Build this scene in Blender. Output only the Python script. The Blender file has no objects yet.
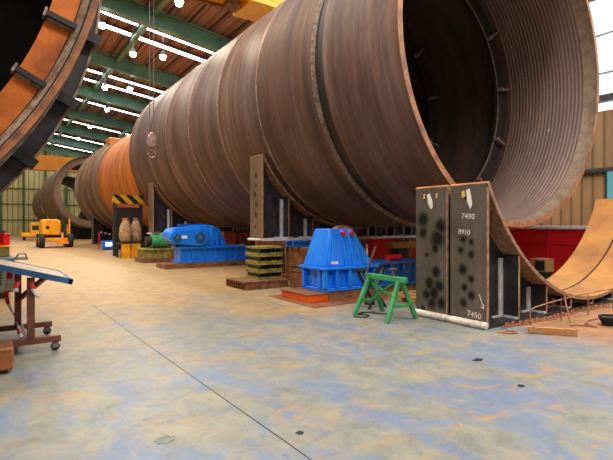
import bpy, bmesh, math, random
from mathutils import Vector, Matrix
random.seed(7)
S = bpy.context.scene
C = S.collection
PI = math.pi
EYE = 1.55
TH = math.radians(34.43)
F = 461.0

# ------------------------------------------------------------------ camera
cam = bpy.data.cameras.new('camera'); co = bpy.data.objects.new('camera', cam); C.objects.link(co)
co.location = (0, 0, EYE); co.rotation_euler = (PI/2, 0, -TH)
cam.sensor_width = 36; cam.lens = F/613*36; cam.shift_y = -5.5/613; cam.clip_end = 400; cam.clip_start = .05
S.camera = co
S.view_settings.view_transform = 'Standard'; S.view_settings.look = 'None'
S.view_settings.exposure = 0.28; S.view_settings.gamma = 1
try:
    S.cycles.use_denoising = True; S.cycles.max_bounces = 8; S.cycles.diffuse_bounces = 5
    S.cycles.sample_clamp_indirect = 6
except Exception: pass

# ------------------------------------------------------------------ materials
def nodes(name):
    m = bpy.data.materials.new(name); m.use_nodes = True
    nt = m.node_tree; b = nt.nodes['Principled BSDF']
    return m, nt, b
def lin(c): return tuple(((x/255)/12.92 if x/255 <= .04045 else (((x/255)+.055)/1.055)**2.4) for x in c) + (1,)
def coords(nt, scale=(1,1,1), out='Object'):
    t = nt.nodes.new('ShaderNodeTexCoord'); mp = nt.nodes.new('ShaderNodeMapping'); mp.inputs['Scale'].default_value = scale
    nt.links.new(t.outputs[out], mp.inputs['Vector']); return mp.outputs['Vector']
def noise(nt, vec, scale, detail=6, rough=.6, dist=0):
    n = nt.nodes.new('ShaderNodeTexNoise'); n.inputs['Scale'].default_value = scale; n.inputs['Detail'].default_value = detail
    n.inputs['Roughness'].default_value = rough; n.inputs['Distortion'].default_value = dist
    nt.links.new(vec, n.inputs['Vector']); return n.outputs['Fac']
def ramp(nt, fac, stops):
    r = nt.nodes.new('ShaderNodeValToRGB'); e = r.color_ramp.elements
    while len(e) < len(stops): e.new(.5)
    for i, (p, c) in enumerate(stops): e[i].position = p; e[i].color = c
    nt.links.new(fac, r.inputs['Fac']); return r.outputs['Color']
def mix(nt, fac, a, b, kind='MIX'):
    x = nt.nodes.new('ShaderNodeMix'); x.data_type = 'RGBA'; x.blend_type = kind
    if isinstance(fac, (int, float)): x.inputs[0].default_value = fac
    else: nt.links.new(fac, x.inputs[0])
    for v, i in ((a, 6), (b, 7)):
        if isinstance(v, tuple): x.inputs[i].default_value = v
        else: nt.links.new(v, x.inputs[i])
    return x.outputs[2]
def bump(nt, b, h, strength=.3, dist=.02):
    n = nt.nodes.new('ShaderNodeBump'); n.inputs['Strength'].default_value = strength; n.inputs['Distance'].default_value = dist
    nt.links.new(h, n.inputs['Height']); nt.links.new(n.outputs['Normal'], b.inputs['Normal'])
def paint(name, c1, c2=None, scale=4, rough=.5, metal=0, stretch=(1,1,1), bmp=.15, lo=.35, hi=.65):
    m, nt, b = nodes(name)
    c1 = lin(c1); c2 = lin(c2) if c2 else tuple(x*.6 for x in c1[:3])+(1,)
    f = noise(nt, coords(nt, stretch), scale)
    nt.links.new(ramp(nt, f, [(lo, c2), (hi, c1)]), b.inputs['Base Color'])
    b.inputs['Roughness'].default_value = rough; b.inputs['Metallic'].default_value = metal
    if bmp: bump(nt, b, f, bmp, .01)
    return m
def emit(name, col, st):
    m = bpy.data.materials.new(name); m.use_nodes = True; nt = m.node_tree; nt.nodes.clear()
    e = nt.nodes.new('ShaderNodeEmission'); o = nt.nodes.new('ShaderNodeOutputMaterial')
    e.inputs[0].default_value = col; e.inputs[1].default_value = st; nt.links.new(e.outputs[0], o.inputs[0]); return m

def pile_outer(name, dark, mid, light, accent, amt=.5):
    m, nt, b = nodes(name)
    v1 = coords(nt, (.12, 1.6, .12)); v2 = coords(nt, (.5, 1, .5)); v3 = coords(nt, (.25, 5, .25))
    f1 = noise(nt, v1, 1.3, 5, .65); f2 = noise(nt, v2, .8, 8, .7, .6); f3 = noise(nt, v3, 1.4, 4, .6)
    c = ramp(nt, f1, [(.28, lin(dark)), (.48, lin(mid)), (.7, lin(light))])
    c = mix(nt, ramp(nt, f3, [(.5, (0,0,0,1)), (.72, (amt,amt,amt,1))]), c, lin(accent))
    c = mix(nt, ramp(nt, f2, [(.35, (.55,.55,.55,1)), (.6, (0,0,0,1))]), c, lin(dark))
    nt.links.new(c, b.inputs['Base Color']); b.inputs['Roughness'].default_value = .62; b.inputs['Metallic'].default_value = .1
    bump(nt, b, f2, .15, .02); return m
def pile_inner(name, a, c, scale):
    m, nt, b = nodes(name)
    w = nt.nodes.new('ShaderNodeTexWave'); w.bands_direction = 'Y'; w.inputs['Scale'].default_value = scale; w.inputs['Distortion'].default_value = .15
    nt.links.new(coords(nt), w.inputs['Vector'])
    f = noise(nt, coords(nt, (.5, 2, .5)), 1.5, 8, .7)
    col = ramp(nt, f, [(.3, lin(a)), (.65, lin(c))])
    col = mix(nt, ramp(nt, w.outputs['Fac'], [(0, (.4,.4,.4,1)), (.3, (0,0,0,1))]), col, lin(tuple(x*.5 for x in a)))
    sp = noise(nt, coords(nt), 5, 2, .4)
    col = mix(nt, ramp(nt, sp, [(.76, (0,0,0,1)), (.8, (.6,.6,.6,1))]), col, lin((190,175,160)))
    nt.links.new(col, b.inputs['Base Color']); b.inputs['Roughness'].default_value = .6
    bump(nt, b, w.outputs['Fac'], .6, .02); return m

M = {}
M['pile'] = pile_outer('rolled_steel', (50,35,28), (98,72,60), (134,108,97), (126,70,40), .7)
M['pile_in'] = pile_inner('grooved_bore', (98,78,70), (124,98,88), 3.2)
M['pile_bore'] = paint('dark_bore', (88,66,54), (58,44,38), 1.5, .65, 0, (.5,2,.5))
M['rim'] = paint('rusty_cut_edge', (186,132,94), (130,86,58), 6, .5)
M['bevel'] = paint('ground_bevel', (136,116,98), (108,86,70), 5, .5)
M['weld'] = paint('weld_bead', (166,146,128), (100,80,66), 12, .4, .2)
M['groove'] = paint('joint_groove', (48,38,33), (30,25,23), 5, .6)
M['pile_orange'] = pile_outer('orange_rust_steel', (110,60,18), (190,104,22), (216,128,34), (226,124,24), .5)
M['flange_orange'] = paint('orange_rust_flange', (226,120,28), (120,52,14), 2.2, .5, .1, (1,1,1), .2, .3, .68)
M['pile_far'] = pile_outer('far_steel', (80,60,46), (122,96,72), (144,120,94), (130,82,46), .4)
M['black'] = paint('black_steel', (38,36,38), (22,21,23), 5, .5)
M['interior_dark'] = paint('shade_black_steel', (24,18,16), (12,10,9), 2, .8)  # near-black tone holds the shadow inside the left pile
M['strip_dark'] = paint('bluish_dark_steel', (70,66,72), (38,36,42), 3, .45)
M['lip'] = paint('rust_lip', (184,112,66), (112,70,50), 6, .55)
M['saddle_arc'] = paint('orange_rust_plate', (214,150,78), (150,98,58), 1.3, .5, .1, (1,1,1), .12, .3, .7)
M['saddle_dark'] = paint('dark_painted_steel', (66,64,68), (40,38,42), 5, .45, .2)
M['saddle_edge'] = paint('bare_plate_edge', (190,150,116), (130,98,74), 9, .5)
M['white_weld'] = paint('white_primer', (240,242,248), (200,200,208), 8, .5)
M['white_roll'] = paint('white_primer_roll', (236,226,214), (180,160,140), 8, .5)
M['chalk'] = paint('chalk', (236,232,222), (200,194,180), 20, .8)
M['chalk_yellow'] = paint('yellow_chalk', (226,190,70), (180,140,50), 20, .8)
M['blue'] = paint('bright_blue_paint', (28,140,255), (18,118,244), 3, .32)
M['blue_dark'] = paint('blue_paint', (28,104,186), (18,70,134), 3, .4)
M['red'] = paint('red_paint', (236,24,40), (206,14,30), 2, .4)
M['red_oxide'] = paint('red_oxide', (190,84,46), (120,52,30), 3, .6)
M['green'] = paint('green_paint', (66,170,104), (44,128,74), 6, .45)
M['green_beam'] = paint('roof_green', (92,140,118), (66,106,92), 1, .5)
M['green_wall'] = paint('column_green', (86,112,70), (70,94,60), 1, .5)
M['yellow'] = paint('crane_yellow', (255,190,20), (240,165,10), 1, .4)
M['crane_orange'] = paint('crane_orange', (240,150,40), (220,130,30), 1, .4)
M['machine_yellow'] = paint('machine_yellow', (250,176,20), (210,136,16), 2, .4)
M['rust_wood'] = paint('rusty_timber', (150,100,62), (92,58,38), 5, .7, 0, (1,3,1))
M['wood'] = paint('pale_timber', (206,150,92), (150,100,58), 6, .7, 0, (2,2,6))
M['orange_skid'] = paint('orange_skid', (250,104,24), (220,84,24), 3, .5)
M['brown_block'] = paint('brown_steel_block', (160,98,56), (104,62,38), 4, .6)
M['grating'] = paint('yellow_green_steel', (170,150,60), (96,96,52), 5, .6)
M['steel'] = paint('grey_steel', (140,140,142), (90,90,92), 6, .4, .4)
M['table_brown'] = paint('red_brown_steel', (128,76,62), (86,50,42), 6, .5)
M['table_top'] = paint('scuffed_sheet', (190,170,146), (150,130,108), 6, .45, .3)
M['tray_blue'] = paint('blue_edge', (50,104,160), (30,72,120), 6, .45)
M['tape_red'] = paint('tape_red', (214,40,50), (190,30,40), 6, .4)
M['tape_white'] = paint('tape_white', (236,230,228), (210,204,202), 6, .4)
M['purlin'] = paint('purlin_brown', (84,66,58), (66,52,46), 2, .6)
M['rubber'] = paint('rubber', (40,38,38), (24,23,23), 8, .8)
M['cabinet'] = paint('grey_green_cabinet', (120,128,118), (84,92,88), 3, .5)
M['sack'] = paint('tan_sack', (200,164,124), (140,104,74), 5, .85)
M['copper'] = paint('rusty_rod', (190,120,82), (120,72,50), 10, .5)
M['lamp_body'] = paint('lamp_housing', (150,150,150), (120,120,120), 4, .5)
M['hook'] = paint('hook_steel', (170,140,130), (104,84,80), 8, .4, .3)
M['rope'] = paint('rope', (90,72,64), (70,56,50), 8, .6)
M['lamp_glow'] = emit('lamp_glow', (1, .93, .82, 1), 30)
M['skylight'] = emit('skylight_glow', (.98, 1, 1, 1), 9.5)
M['led'] = emit('led_glow', (.6, .85, 1, 1), 6)

# yellow / black hazard stripes
m, nt, b = nodes('hazard_stripes')
w = nt.nodes.new('ShaderNodeTexWave'); w.bands_direction = 'DIAGONAL'; w.inputs['Scale'].default_value = 1.05
nt.links.new(coords(nt), w.inputs['Vector'])
nt.links.new(ramp(nt, w.outputs['Fac'], [(.48, lin((30,28,24))), (.52, lin((220,170,40)))]), b.inputs['Base Color'])
M['hazard'] = m
# corrugated brown siding
def siding(name, c1, c2, scale, direction):
    m, nt, b = nodes(name)
    w = nt.nodes.new('ShaderNodeTexWave'); w.bands_direction = direction; w.inputs['Scale'].default_value = scale
    nt.links.new(coords(nt), w.inputs['Vector'])
    f = noise(nt, coords(nt, (1,1,.15)), 1.2)
    c = mix(nt, ramp(nt, f, [(.3,(0,0,0,1)),(.7,(1,1,1,1))]), lin(c2), lin(c1))
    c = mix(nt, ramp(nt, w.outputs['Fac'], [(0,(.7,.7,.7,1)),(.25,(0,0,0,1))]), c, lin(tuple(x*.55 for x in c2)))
    nt.links.new(c, b.inputs['Base Color']); b.inputs['Roughness'].default_value = .6
    bump(nt, b, w.outputs['Fac'], .5, .05); return m
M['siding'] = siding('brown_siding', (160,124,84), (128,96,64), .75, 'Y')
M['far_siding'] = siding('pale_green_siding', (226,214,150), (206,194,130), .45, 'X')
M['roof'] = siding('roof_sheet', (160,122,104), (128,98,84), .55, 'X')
M['container_red'] = siding('red_sheet', (206,14,34), (180,8,26), .3, 'Y')
# glass
m, nt, b = nodes('window_glass'); nt.nodes.remove(b)
tr = nt.nodes.new('ShaderNodeBsdfTransparent'); gl = nt.nodes.new('ShaderNodeBsdfGlossy'); gl.inputs['Roughness'].default_value = .1
mx = nt.nodes.new('ShaderNodeMixShader'); mx.inputs[0].default_value = .12
nt.links.new(tr.outputs[0], mx.inputs[1]); nt.links.new(gl.outputs[0], mx.inputs[2])
nt.links.new(mx.outputs[0], nt.nodes['Material Output'].inputs[0]); M['glass'] = m
M['glass_teal'] = M['glass'].copy(); M['glass_teal'].node_tree.nodes['Transparent BSDF'].inputs[0].default_value = (.28,.42,.44,1)
# floor: worn concrete with remains of blue paint; the lit mid-floor is painted brighter tan
m, nt, b = nodes('worn_concrete')
v = coords(nt)
def mth(op, a, b_):
    x = nt.nodes.new('ShaderNodeMath'); x.operation = op
    for k, q in enumerate((a, b_)):
        if isinstance(q, (int, float)): x.inputs[k].default_value = q
        else: nt.links.new(q, x.inputs[k])
    return x.outputs[0]
def mrange(f, a, b_, c_, d_):
    x = nt.nodes.new('ShaderNodeMapRange')
    for k, q in enumerate((a, b_, c_, d_)): x.inputs[k+1].default_value = q
    nt.links.new(f, x.inputs[0]); return x.outputs[0]
def mask(f, a, b_, top=1.0): return mrange(f, a, b_, 0, top)
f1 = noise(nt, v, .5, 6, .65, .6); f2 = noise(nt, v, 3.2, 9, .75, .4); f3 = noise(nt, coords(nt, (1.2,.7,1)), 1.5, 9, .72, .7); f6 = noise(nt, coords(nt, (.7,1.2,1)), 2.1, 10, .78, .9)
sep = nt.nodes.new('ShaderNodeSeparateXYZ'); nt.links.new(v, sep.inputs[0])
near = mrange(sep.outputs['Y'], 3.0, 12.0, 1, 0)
far_lit_c = ramp(nt, f2, [(.3, lin((148,116,76))), (.5, lin((178,142,90))), (.7, lin((198,162,100)))])
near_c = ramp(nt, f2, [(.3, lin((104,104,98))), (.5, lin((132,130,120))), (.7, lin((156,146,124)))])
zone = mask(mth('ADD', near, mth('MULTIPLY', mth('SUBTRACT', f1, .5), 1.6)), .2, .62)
c = mix(nt, zone, far_lit_c, near_c)
bl = mask(mth('ADD', f3, mth('MULTIPLY', mth('SUBTRACT', near, .62), .16)), .51, .63, .62)
c = mix(nt, bl, c, lin((92,118,158)))
c = mix(nt, mask(f6, .545, .63, .8), c, lin((170,132,84)))
dirt = nt.nodes.new('ShaderNodeVectorMath'); dirt.operation = 'DISTANCE'; nt.links.new(v, dirt.inputs[0]); dirt.inputs[1].default_value = (8.4, 3.3, 0)
c = mix(nt, mask(mth('ADD', dirt.outputs['Value'], mth('MULTIPLY', f2, 1.2)), 2.9, 2.0, .85), c, ramp(nt, f2, [(.35, lin((150,98,58))), (.65, lin((190,136,84)))]))
f4 = noise(nt, v, 9, 6, .7)
c = mix(nt, mask(f4, .40, .30, .5), c, lin((84,82,78)))
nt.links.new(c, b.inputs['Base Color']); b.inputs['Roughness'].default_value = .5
bump(nt, b, f2, .12, .01); M['floor'] = m

def burnt_plate(name, spots, base=(112,102,92)):
    m, nt, b = nodes(name)
    v = coords(nt); f = noise(nt, coords(nt, (1,1,.4)), 3, 6, .6); fd = noise(nt, v, 14, 4, .6)
    c = ramp(nt, f, [(.3, lin(tuple(x*.72 for x in base))), (.7, lin(base))])
    tot = None
    for (y, z, r) in spots:
        d = nt.nodes.new('ShaderNodeVectorMath'); d.operation = 'SUBTRACT'; nt.links.new(v, d.inputs[0]); d.inputs[1].default_value = (0, y, z)
        s = nt.nodes.new('ShaderNodeVectorMath'); s.operation = 'MULTIPLY'; nt.links.new(d.outputs[0], s.inputs[0]); s.inputs[1].default_value = (0, 1, .9)
        l = nt.nodes.new('ShaderNodeVectorMath'); l.operation = 'LENGTH'; nt.links.new(s.outputs[0], l.inputs[0])
        a = nt.nodes.new('ShaderNodeMath'); a.operation = 'MULTIPLY_ADD'; nt.links.new(fd, a.inputs[0]); a.inputs[1].default_value = .04; nt.links.new(l.outputs['Value'], a.inputs[2])
        mp = nt.nodes.new('ShaderNodeMapRange'); mp.inputs[1].default_value = r*1.25+.02; mp.inputs[2].default_value = r*.45+.02; nt.links.new(a.outputs[0], mp.inputs[0])
        if tot is None: tot = mp.outputs[0]
        else:
            x = nt.nodes.new('ShaderNodeMath'); x.operation = 'MAXIMUM'; nt.links.new(tot, x.inputs[0]); nt.links.new(mp.outputs[0], x.inputs[1]); tot = x.outputs[0]
    c = mix(nt, tot, c, lin((24,22,22)))
    nt.links.new(c, b.inputs['Base Color']); b.inputs['Roughness'].default_value = .4; b.inputs['Metallic'].default_value = .35
    return m

# ------------------------------------------------------------------ mesh helpers
def nb(): return bmesh.new()
def bx(bm, x0, x1, y0, y1, z0, z1, mi=0, mtx=None):
    vs = [bm.verts.new(p) for p in ((x0,y0,z0),(x1,y0,z0),(x1,y1,z0),(x0,y1,z0),(x0,y0,z1),(x1,y0,z1),(x1,y1,z1),(x0,y1,z1))]
    if mtx is not None:
        for v in vs: v.co = mtx @ v.co
    for q in ((0,3,2,1),(4,5,6,7),(0,1,5,4),(1,2,6,5),(2,3,7,6),(3,0,4,7)):
        f = bm.faces.new([vs[i] for i in q]); f.material_index = mi
    return bm
def bar(bm, p, q, w, h=None, mi=0, up=(0,0,1)):
    p = Vector(p); q = Vector(q); h = h or w; d = (q-p); L = d.length; d.normalize()
    u = Vector(up)
    if abs(d.dot(u)) > .98: u = Vector((1,0,0))
    s = d.cross(u).normalized(); u = s.cross(d).normalized()
    m = Matrix((( s.x, d.x, u.x, p.x),(s.y, d.y, u.y, p.y),(s.z, d.z, u.z, p.z),(0,0,0,1)))
    return bx(bm, -w/2, w/2, 0, L, -h/2, h/2, mi, m)
def cyl(bm, p, q, r, n=16, r2=None, mi=0):
    p = Vector(p); q = Vector(q); r2 = r if r2 is None else r2; d = (q-p).normalized()
    u = Vector((0,0,1)) if abs(d.z) < .9 else Vector((1,0,0)); s = d.cross(u).normalized(); u = s.cross(d)
    A = []; B = []
    for i in range(n):
        a = 2*PI*i/n; o = s*math.cos(a)+u*math.sin(a); A.append(bm.verts.new(p+o*r)); B.append(bm.verts.new(q+o*r2))
    for i in range(n):
        f = bm.faces.new((A[i], A[(i+1)%n], B[(i+1)%n], B[i])); f.smooth = True; f.material_index = mi
    f = bm.faces.new(A[::-1]); f.material_index = mi; f = bm.faces.new(B); f.material_index = mi
    return bm
def tube(bm, pts, r, n=8, closed=False):
    pts = [Vector(p) for p in pts]; rings = []
    for i, p in enumerate(pts):
        a = pts[i-1] if (i > 0 or closed) else p; c = pts[(i+1) % len(pts)] if (i < len(pts)-1 or closed) else p
        d = (c-a).normalized(); u = Vector((0,0,1)) if abs(d.z) < .95 else Vector((1,0,0)); s = d.cross(u).normalized(); u = s.cross(d)
        rings.append([bm.verts.new(p+(s*math.cos(2*PI*k/n)+u*math.sin(2*PI*k/n))*r) for k in range(n)])
    for i in range(len(rings)-(0 if closed else 1)):
        A, B = rings[i], rings[(i+1) % len(rings)]
        for k in range(n):
            f = bm.faces.new((A[k], A[(k+1)%n], B[(k+1)%n], B[k])); f.smooth = True
    if not closed: bm.faces.new(rings[0][::-1]); bm.faces.new(rings[-1])
    return bm
def prism(bm, poly, axis, a0, a1, mi=0):
    def P(u, v, w):
        return {'y': (u, w, v), 'x': (w, u, v), 'z': (u, v, w)}[axis]
    A = [bm.verts.new(P(u, v, a0)) for u, v in poly]; B = [bm.verts.new(P(u, v, a1)) for u, v in poly]; n = len(poly)
    for i in range(n):
        f = bm.faces.new((A[i], A[(i+1)%n], B[(i+1)%n], B[i])); f.material_index = mi
    f = bm.faces.new(A[::-1]); f.material_index = mi; f = bm.faces.new(B); f.material_index = mi
    bmesh.ops.recalc_face_normals(bm, faces=bm.faces[:]); return bm
def lathe(bm, prof, cx, cz, n=160, a0=0, a1=2*PI, mats=None, smooth=True):
    """closed profile [(r, y)...] turned about the axis along Y through (cx, cz)"""
    full = abs(a1-a0-2*PI) < 1e-6; N = n if full else n+1; k = len(prof)
    R = []
    for i in range(N):
        a = a0+(a1-a0)*i/n
        R.append([bm.verts.new((cx+r*math.cos(a), y, cz+r*math.sin(a))) for r, y in prof])
    for i in range(n):
        A, B = R[i], R[(i+1) % N]
        for j in range(k):
            f = bm.faces.new((A[j], A[(j+1)%k], B[(j+1)%k], B[j])); f.smooth = smooth
            f.material_index = mats[j] if mats else 0
    if not full: bm.faces.new(R[0]); bm.faces.new(R[-1][::-1])
    bmesh.ops.recalc_face_normals(bm, faces=bm.faces[:]); return bm
def wloc(o):
    v = Vector((0,0,0))
    while o is not None: v += o.location; o = o.parent
    return v
def obj(name, bm, mats, parent=None, loc=None, bevel=0, sharp=True):
    me = bpy.data.meshes.new(name)
    base = wloc(parent) if parent else Vector(loc or (0,0,0))
    bmesh.ops.translate(bm, verts=bm.verts[:], vec=-base)
    bm.to_mesh(me); bm.free()
    for q in (mats if isinstance(mats, (list, tuple)) else [mats]): me.materials.append(M[q] if isinstance(q, str) else q)
    o = bpy.data.objects.new(name, me); C.objects.link(o)
    if parent: o.parent = parent
    else: o.location = base
    if sharp:
        try: me.set_sharp_from_angle(angle=math.radians(35))
        except Exception: pass
    if bevel:
        b = o.modifiers.new('bevel', 'BEVEL'); b.width = bevel; b.segments = 2; b.limit_method = 'ANGLE'
    return o
def tag(o, label, cat, group=None):
    o['label'] = label; o['category'] = cat
    if group: o['group'] = group
    return o
def thing(name, loc, label, cat, group=None):
    o = bpy.data.objects.new(name, None); C.objects.link(o); o.location = loc; o.empty_display_size = .2
    return tag(o, label, cat, group)
def struct(name, bm, m, bevel=0):
    o = obj(name, bm, m, None, None, bevel); o['kind'] = 'structure'; return o
def copy_tree(o, parent=None):
    c = o.copy(); C.objects.link(c)
    if parent: c.parent = parent
    for ch in list(o.children): copy_tree(ch, c)
    return c
def ray(px, py):
    r = (px-306.5)/F; d = (py-224.5)/F
    return Vector((r*math.cos(TH)+math.sin(TH), -r*math.sin(TH)+math.cos(TH), -d))
def letter(text, size, name, mtx, m, parent, ext=.002):
    cu = bpy.data.curves.new(name, 'FONT'); cu.body = text; cu.size = size; cu.extrude = ext; cu.resolution_u = 3
    t = bpy.data.objects.new('tmp', cu); C.objects.link(t)
    me = bpy.data.meshes.new_from_object(t.evaluated_get(bpy.context.evaluated_depsgraph_get()))
    bpy.data.objects.remove(t); bpy.data.curves.remove(cu)
    me.transform(Matrix.Translation(-wloc(parent)) @ mtx); me.materials.clear(); me.materials.append(M[m]); me.name = name
    o = bpy.data.objects.new(name, me); C.objects.link(o); o.parent = parent; return o

# ------------------------------------------------------------------ the hall
XL, XR, YB, YF = -14.0, 20.0, -12.0, 83.0
def roof_z(x): return 14.55-.14*x
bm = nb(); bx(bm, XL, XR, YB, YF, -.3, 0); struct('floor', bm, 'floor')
def joint(pts, w, name):
    bm = nb()
    for a, c in zip(pts[:-1], pts[1:]): bar(bm, a, c, w, .004)
    struct(name, bm, 'black')
joint([(1.72,1.2,.001),(1.74,2.6,.001),(1.70,4.4,.001),(1.66,6.5,.001),(1.62,9.5,.001)], .007, 'trim_1')
def slab(bm, x0, x1, y0, y1, dz0, dz1):
    poly = [(x0, roof_z(x0)+dz0), (x1, roof_z(x1)+dz0), (x1, roof_z(x1)+dz1), (x0, roof_z(x0)+dz1)]
    prism(bm, poly, 'y', y0, y1)
bm = nb(); slab(bm, XL, XR, YB, YF, 0, .2)
struct('ceiling', bm, 'roof')
bm = nb()
x = XL+.6
while x < XR:
    slab(bm, x-.035, x+.035, YB, YF, -.14, 0); x += 1.2
struct('trim_4', bm, 'purlin')
bm = nb(); bx(bm, XL-.3, XL, YB, YF, 0, roof_z(XL)); struct('wall_left', bm, 'siding')
bm = nb(); bx(bm, XL, XR, YB-.3, YB, 0, roof_z(XL)); struct('wall_back', bm, 'siding')
bm = nb(); prism(bm, [(XL,0),(XR,0),(XR,roof_z(XR)),(XL,roof_z(XL))], 'y', YF, YF+.3); struct('wall_far', bm, 'far_siding')
n = 5
for i in range(12):                                   # green columns and rails of the far wall
    xx = XL+.5+i*2.95
    bm = nb(); bx(bm, xx-.14, xx+.14, YF-.3, YF, 0, roof_z(xx)-.2); struct('trim_%d' % n, bm, 'green_wall'); n += 1
for zz in (2.2, 4.6, 7.0):
    bm = nb(); bx(bm, XL, XR, YF-.12, YF, zz, zz+.12); struct('trim_%d' % n, bm, 'green_wall'); n += 1
# right wall: siding with a high band of windows and a lower window
bm = nb()
bx(bm, XR, XR+.2, YB, YF, 0, 2.3); bx(bm, XR, XR+.2, YB, YF, 3.7, 6.05); bx(bm, XR, XR+.2, YB, YF, 10.6, roof_z(XR))
bx(bm, XR, XR+.2, 8.35, YF, 2.3, 3.7); bx(bm, XR, XR+.2, YB, 2.0, 2.3, 3.7)
struct('wall_right', bm, 'siding')
wi = 1
for k in range(10):
    y0 = 7.55+(k-2)*8.8; y1 = y0+8.4
    bm = nb(); bx(bm, XR+.06, XR+.09, y0, min(y1, YF), 6.05, 10.6); o = struct('window_%d' % wi, bm, 'glass'); wi += 1
    bm = nb()
    for zz in (7.55, 9.1): bx(bm, XR+.02, XR+.13, y0, min(y1, YF), zz-.03, zz+.03)
    for q in range(1, 4): bx(bm, XR+.02, XR+.13, y0+q*2.07-.03, y0+q*2.07+.03, 6.05, 10.6)
    obj('window_frame', bm, 'steel', o)
bm = nb(); bx(bm, XR+.06, XR+.09, 2.0, 8.35, 2.3, 3.7); o = struct('window_%d' % wi, bm, 'glass_teal')
bm = nb()
for q in range(1, 5): bx(bm, XR+.02, XR+.13, 2+q*1.27-.03, 2+q*1.27+.03, 2.3, 3.7)
obj('window_frame', bm, 'steel', o)
bm = nb(); bx(bm, XR-.3, XR-.02, YB, YF, 6.35, 6.62); struct('trim_%d' % n, bm, 'saddle_dark'); n += 1
bm = nb(); bx(bm, XR-.2, XR-.02, YB, YF, 3.62, 3.78); struct('trim_%d' % n, bm, 'strip_dark'); n += 1
for k in range(10):
    yy = 7.35+(k-2)*8.8
    bm = nb(); bx(bm, XR-.5, XR-.02, yy-.2, yy+.2, 0, 11.2); struct('trim_%d' % n, bm, 'siding'); n += 1
# runway beams
for xx, s in ((XL+.9, 1), (XR-.9, -1)):
    bm = nb(); bx(bm, xx-.2, xx+.2, YB, YF, 10.5, 11.2); bx(bm, xx-s*.9, xx, YB, YF, 10.65, 10.85); struct('trim_%d' % n, bm, 'green_beam'); n += 1
# rafters, long green purlins
for k in range(-2, 7):
    yy = 25.7+8.8*k
    bm = nb(); slab(bm, XL, XR, yy-.04, yy+.04, -1.05, -.17); slab(bm, XL, XR, yy-.2, yy+.2, -1.1, -1.02); slab(bm, XL, XR, yy-.2, yy+.2, -.24, -.17)
    struct('trim_%d' % n, bm, 'green_beam'); n += 1
for xx in (-8.6, -3.4, 1.9, 7.4, 13.0, 17.6):
    bm = nb(); slab(bm, xx-.13, xx+.13, YB, YF, -.52, -.26); struct('trim_%d' % n, bm, 'green_beam'); n += 1
# glowing skylight strips
sk = 1
for yc, w in [(-8,1),(-6,1),(1.5,1),(3.5,1),(10.5,1),(12.3,1),(19.4,1),(21.0,.9),(28.1,.26),(29.8,.5),(37.0,.34),(38.8,.42),(41.3,.42),
              (45.6,.4),(48.2,.42),(55.2,.42),(58.2,.42),(65,.5),(68,.4),(73.2,.5),(76.5,.4),(80.5,.4)]:
    for x0, x1 in ((-13.6,-8.8),(-8.4,-3.6),(-3.2,1.7),(2.1,7.2),(7.6,12.8),(13.2,17.4)):
        bm = nb(); slab(bm, x0, x1, yc-w/2, yc+w/2, -.22, -.17)
        bm.normal_update()
        for f in bm.faces: f.material_index = 0 if f.normal.z < -.5 else 1
        o = struct('skylight_%d' % sk, bm, ['skylight', 'lamp_body']); sk += 1

# high-bay lamps
lamps = [((102,24), 'round high-bay lamp under the roof nearest the raised ring flange on the left'),
         ((179,1), 'round high-bay lamp at the very top edge of the photo beside the crane'),
         ((133,53), 'round high-bay lamp under the roof just left of the hook rope'),
         ((163,56), 'round high-bay lamp under the roof just right of the hook rope'),
         ((105,87), 'round high-bay lamp below the second bay of skylights'),
         ((130,88), 'round high-bay lamp in the second skylight bay close to the large pile top'),
         ((107,109), 'round high-bay lamp between the third and fourth skylight bays'),
         ((90,126), 'small distant high-bay lamp above the orange pile section'),
         ((78,138), 'farthest tiny high-bay lamp above the grey open pile can')]
def lamp(q, lab, group, e=900):
    t = thing('ceiling_lamp', (q.x, q.y, q.z-.1), lab, 'lamp', group)
    bm = nb(); cyl(bm, (q.x,q.y,q.z), (q.x,q.y,q.z+.3), .2, 20, .08); obj('reflector', bm, 'lamp_body', t)
    bm = nb(); cyl(bm, (q.x,q.y,q.z-.2), (q.x,q.y,q.z-.005), .14, 20, .2); obj('lens', bm, 'lamp_glow', t)
    bm = nb(); cyl(bm, (q.x,q.y,q.z+.3), (q.x,q.y,roof_z(q.x)-.02), .02, 8); obj('hanger', bm, 'lamp_body', t)
    L = bpy.data.lights.new('lamp_light', 'SPOT'); L.energy = e; L.color = (1,.86,.66); L.spot_size = 2.4; L.shadow_soft_size = .2
    lo = bpy.data.objects.new('lamp_light', L); C.objects.link(lo); lo.location = (q.x, q.y, q.z-.45)
for (p, lab) in lamps:
    d = ray(*p); s = (13.0-1.45)/(d.z+.14*d.x); lamp(d*s+Vector((0,0,EYE)), lab, 'high-bay lamps under the hall roof')
for (xx, yy) in ((3,-4),(9,-4),(-4,2),(3,4),(14,4),(9,12),(-4,12),(2,14),(15,16),(-4,24),(-4,36)):    # out of the photo: overhead, behind, or hidden by the piles
    lamp(Vector((xx, yy, roof_z(xx)-1.5)), 'round high-bay lamp hanging overhead, hidden or outside the view', 'high-bay lamps out of view', 950)

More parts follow.
